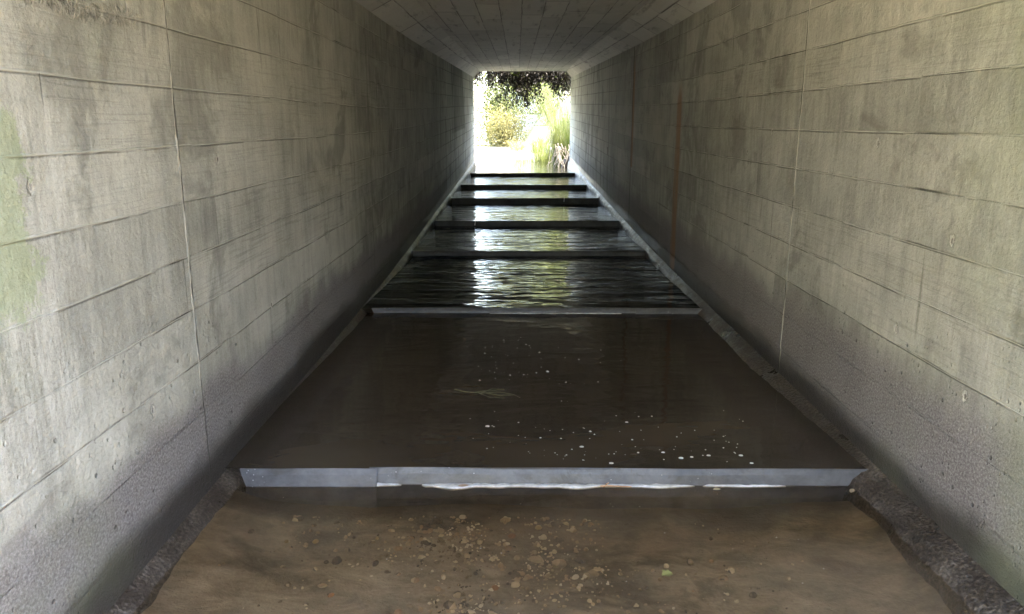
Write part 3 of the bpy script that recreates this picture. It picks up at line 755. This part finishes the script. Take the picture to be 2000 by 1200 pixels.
def grass_clump(x, y, r, H, n, mat, lab, seed, droop=.5, name='grass_clump'):
    rnd = random.Random(seed); z = min(outside_z(x + dx, y) for dx in (-.2, 0, .2)) - .05
    mb = MB()
    for k in range(n):
        a, q = rnd.uniform(0, 6.28), r * math.sqrt(rnd.random()) * .7; bx, by = q * math.cos(a), q * math.sin(a)
        h = H * rnd.uniform(.55, 1.1); a2 = a + rnd.gauss(0, .6); o = h * droop * rnd.uniform(.2, 1.0); w = .006 + .009 * rnd.random()
        P = []
        for s in range(5):
            t = s / 4; px, py, pz = bx + o * t * t * math.cos(a2), by + o * t * t * math.sin(a2), h * (t - .25 * droop * t * t)
            ww = w * (1 - .9 * t); nx, ny = -math.sin(a2), math.cos(a2)
            P.append([(px - nx * ww, py - ny * ww, pz), (px + nx * ww, py + ny * ww, pz)])
        mb.grid(P)
    o = mb.build(name, mat); o.location = (x, y, z); tag(o, lab, 'grass'); return o
grass_clump(1.8, 29.8, .6, 3.7, 520, M['lf_yel'], 'tallest yellow green grass clump on the right bank beyond the far mouth', 11, .45)
grass_clump(2.15, 27.8, .4, 2.2, 280, M['lf_grn'], 'green grass clump close to the right edge of the far mouth', 12, .4)
grass_clump(1.15, 31.6, .55, 2.3, 300, M['lf_yel'], 'thin yellow green grass clump left of the tallest one', 16, .6)
grass_clump(.5, 33.0, .9, .75, 420, M['lf_yel'], 'low spreading grass clump at the water edge in the middle of the far mouth', 13, .9)
grass_clump(-.65, 33.4, .7, .45, 260, M['lf_dry'], 'low straw coloured grass clump left of the middle at the far water edge', 14, .9)
grass_clump(1.4, 32.4, .7, .95, 380, M['lf_grn'], 'low green grass clump at the water edge beside the roots', 15, .8)
shrub(-.8, 41.5, 1.6, 1.8, M['lf_dry'], 6500, .11, 'dry straw coloured shrub behind the sunlit sand bar', 21, 16)
shrub(1.3, 42.0, 1.9, 2.4, M['lf_yel'], 7500, .11, 'pale yellow green shrub behind the sand bar, right of the dry shrub', 22, 16)
shrub(-2.9, 41.0, 1.2, 3.4, M['lf_yel'], 6500, .10, 'tall loose shrub at the left edge of the far mouth', 23, 14)
shrub(1.5, 37.2, .8, 1.7, M['lf_yel'], 3600, .08, 'low leafy shrub on the sunlit slope right of the sand bar', 27, 12)
grass_clump(1.2, 35.6, .8, 1.1, 420, M['lf_yel'], 'short grass clump on the sunlit slope below the low leafy shrub', 17, .8)
grass_clump(.3, 38.6, .9, .8, 380, M['lf_dry'], 'straw coloured grass clump between the sand bar and the shrubs', 18, .8)
shrub(2.7, 36.0, 1.3, 3.2, M['lf_yel'], 8000, .09, 'bright leafy shrub behind the tall grass on the right bank', 24, 16)
shrub(-.9, 45.5, 2.3, 4.6, M['lf_yel'], 15000, .13, 'broad high green bush behind the dry straw coloured shrub', 25, 18)
shrub(2.6, 46.5, 2.3, 4.4, M['lf_grn'], 11000, .13, 'broad dark green bush behind the pale yellow green shrub', 26, 18)
tree(-1.9, 52, 8, .16, M['lf_yel'], 4200, .16, 'light leafy tree far behind the sand bar on the left', 31)
tree(.6, 62, 10, .18, M['lf_grn'], 4200, .17, 'tall tree far beyond the culvert, straight ahead', 32)
tree(4.2, 54, 9, .16, M['lf_yel'], 4200, .16, 'light leafy tree far behind the right bank', 33)
tree(3.7, 26.6, 6.5, .16, M['lf_grn'], 9000, .15, 'leafy tree added on the right bank to shade the hanging vines', 34, .8, 3, (-.25, .05))  # out of view, added to keep sun off the hanging vines
# unseen trees added behind the photographer to block the low sky
for k, (x, y, H, sd) in enumerate(((-6.0, -10.5, 5.5, 51), (-2.2, -12.5, 5.0, 52), (1.6, -12.0, 4.6, 53), (5.0, -11.0, 5.5, 54))):
    tree(x, y, H, .15, M['lf_grn'], 3000, .42, 'unseen leafy tree added behind the camera to block the low sky', sd, .8, group='trees added behind the camera')
# dark vines hanging over the far mouth
def vine_mass(x0, x1, y, ztop, n, lens, leaves, lab, seed):
    rnd = random.Random(seed); root = empty('hanging_vine', ((x0 + x1) / 2, y, ztop)); tag(root, lab, 'vine', 'dark vines hanging over the far mouth')
    s = MB(); l = MB()
    for k in range(n):
        x = rnd.uniform(x0, x1); yy = y + rnd.gauss(0, .25); L = lens(x) * rnd.uniform(.45, 1.25)
        pts = []; px, py = x, yy; dx = rnd.gauss(0, .25)
        for q in range(9):
            t = q / 8; pts.append((px - (x0 + x1) / 2, py - y, -L * t)); px += dx * L / 8 * .8 + rnd.gauss(0, .02); py += rnd.gauss(0, .02)
        s.tube(pts, [.010 - .0075 * q / 8 for q in range(9)], 4)
        for q in range(leaves):
            t = rnd.random() ** 1.15 * .9; i = min(int(t * 8), 7); f = t * 8 - i; a, b = Vector(pts[i]), Vector(pts[i + 1]); c = a.lerp(b, f)
            l.leaf((c.x + rnd.gauss(0, .06), c.y + rnd.gauss(0, .06), c.z + rnd.gauss(0, .05)), .085, rnd, 1.2, 2.0)
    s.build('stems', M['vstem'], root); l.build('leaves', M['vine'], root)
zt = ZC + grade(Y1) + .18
vine_mass(-1.8, -.35, Y1 + .8, zt, 80, lambda x: .58 + .2 * math.sin(x * 5), 36, 'left mass of dark vines hanging over the far mouth', 41)
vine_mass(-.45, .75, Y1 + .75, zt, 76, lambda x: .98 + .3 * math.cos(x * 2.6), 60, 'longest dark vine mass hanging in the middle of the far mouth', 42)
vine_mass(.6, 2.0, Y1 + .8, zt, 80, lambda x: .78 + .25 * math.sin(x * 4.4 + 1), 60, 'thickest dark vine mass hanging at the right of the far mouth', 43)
# exposed roots by the right edge
rnd = random.Random(5); mb = MB(); P = []
for q in range(25):
    y = 25.9 + 1.7 * q / 24; row = []
    for k in range(17):
        t = k / 16; x = 2.6 - 1.0 * math.sin(math.pi * min(t * 1.15, 1) * .5) - .08 * (1 - abs(2 * t - 1)); z = -.15 - 1.15 * t
        n = mnoise.fractal((y * 3, z * 3, 2), 1, 2, 4) * .13
        row.append((x + n + .55 * (abs(q - 12) / 12) ** 3, y, z + n * .5))
    P.append(row)
mb.grid(P)
tag(mb.build('earth_bank', simple('dark damp soil', (.012, .009, .006), (.045, .034, .022), 7, .95, .03), None, True), kind='structure')
mb = MB()
for k in range(26):
    x, y = 1.50 + rnd.gauss(0, .13), 26.4 + rnd.gauss(0, .3); pts = []
    a = rnd.uniform(-.5, .5)
    for q in range(7):
        t = q / 6; pts.append((x + a * t + rnd.gauss(0, .03), y + rnd.gauss(0, .04), -1.12 + .80 * (1 - t) * rnd.uniform(.8, 1.1)))
    mb.tube(pts, [.016 * (1 - .6 * q / 6) for q in range(7)], 5)
tag(mb.build('root_tangle', M['root'], None, True), 'pale tangle of bare roots at the foot of the right bank by the far mouth', 'roots')

# ------------------------------------------------------------------ light, sky, camera
SUN_EL, SUN_AZ = math.radians(58), math.radians(78)      # azimuth measured from +Y towards +X
w = bpy.data.worlds.new('World'); scn.world = w; w.use_nodes = True
nt = w.node_tree; bg = nt.nodes['Background']
sky = nt.nodes.new('ShaderNodeTexSky'); sky.sky_type = 'NISHITA'; sky.sun_disc = False
sky.sun_elevation = SUN_EL; sky.sun_rotation = SUN_AZ; sky.air_density = 1.0; sky.dust_density = 4.0; sky.ozone_density = .4
nt.links.new(sky.outputs[0], bg.inputs[0]); bg.inputs[1].default_value = .15
L = bpy.data.lights.new('sun', 'SUN'); L.energy = 3.1; L.angle = math.radians(.5); L.color = (1, .95, .86)
so = bpy.data.objects.new('sun', L); col.objects.link(so)
dirv = Vector((math.sin(SUN_AZ) * math.cos(SUN_EL), math.cos(SUN_AZ) * math.cos(SUN_EL), math.sin(SUN_EL)))
so.rotation_euler = dirv.to_track_quat('Z', 'Y').to_euler(); so.location = (20, 10, 30)
cam = bpy.data.cameras.new('camera'); co = bpy.data.objects.new('camera', cam); col.objects.link(co)
cam.sensor_fit = 'HORIZONTAL'; cam.sensor_width = 36; cam.lens = F_PX / 2000 * 36; cam.clip_start = .05; cam.clip_end = 600
co.rotation_euler = (math.pi / 2 - PITCH, 0, YAW); scn.camera = co
scn.view_settings.view_transform = 'Standard'; scn.view_settings.look = 'None'
scn.view_settings.gamma = 1; scn.view_settings.use_curve_mapping = False
scn.view_settings.exposure = 4.9
scn.render.engine = 'CYCLES'
cy = scn.cycles
cy.max_bounces = 14; cy.diffuse_bounces = 11; cy.glossy_bounces = 5; cy.transparent_max_bounces = 12
cy.caustics_reflective = True; cy.use_denoising = True
try: cy.denoiser = 'OPENIMAGEDENOISE'
except Exception: pass
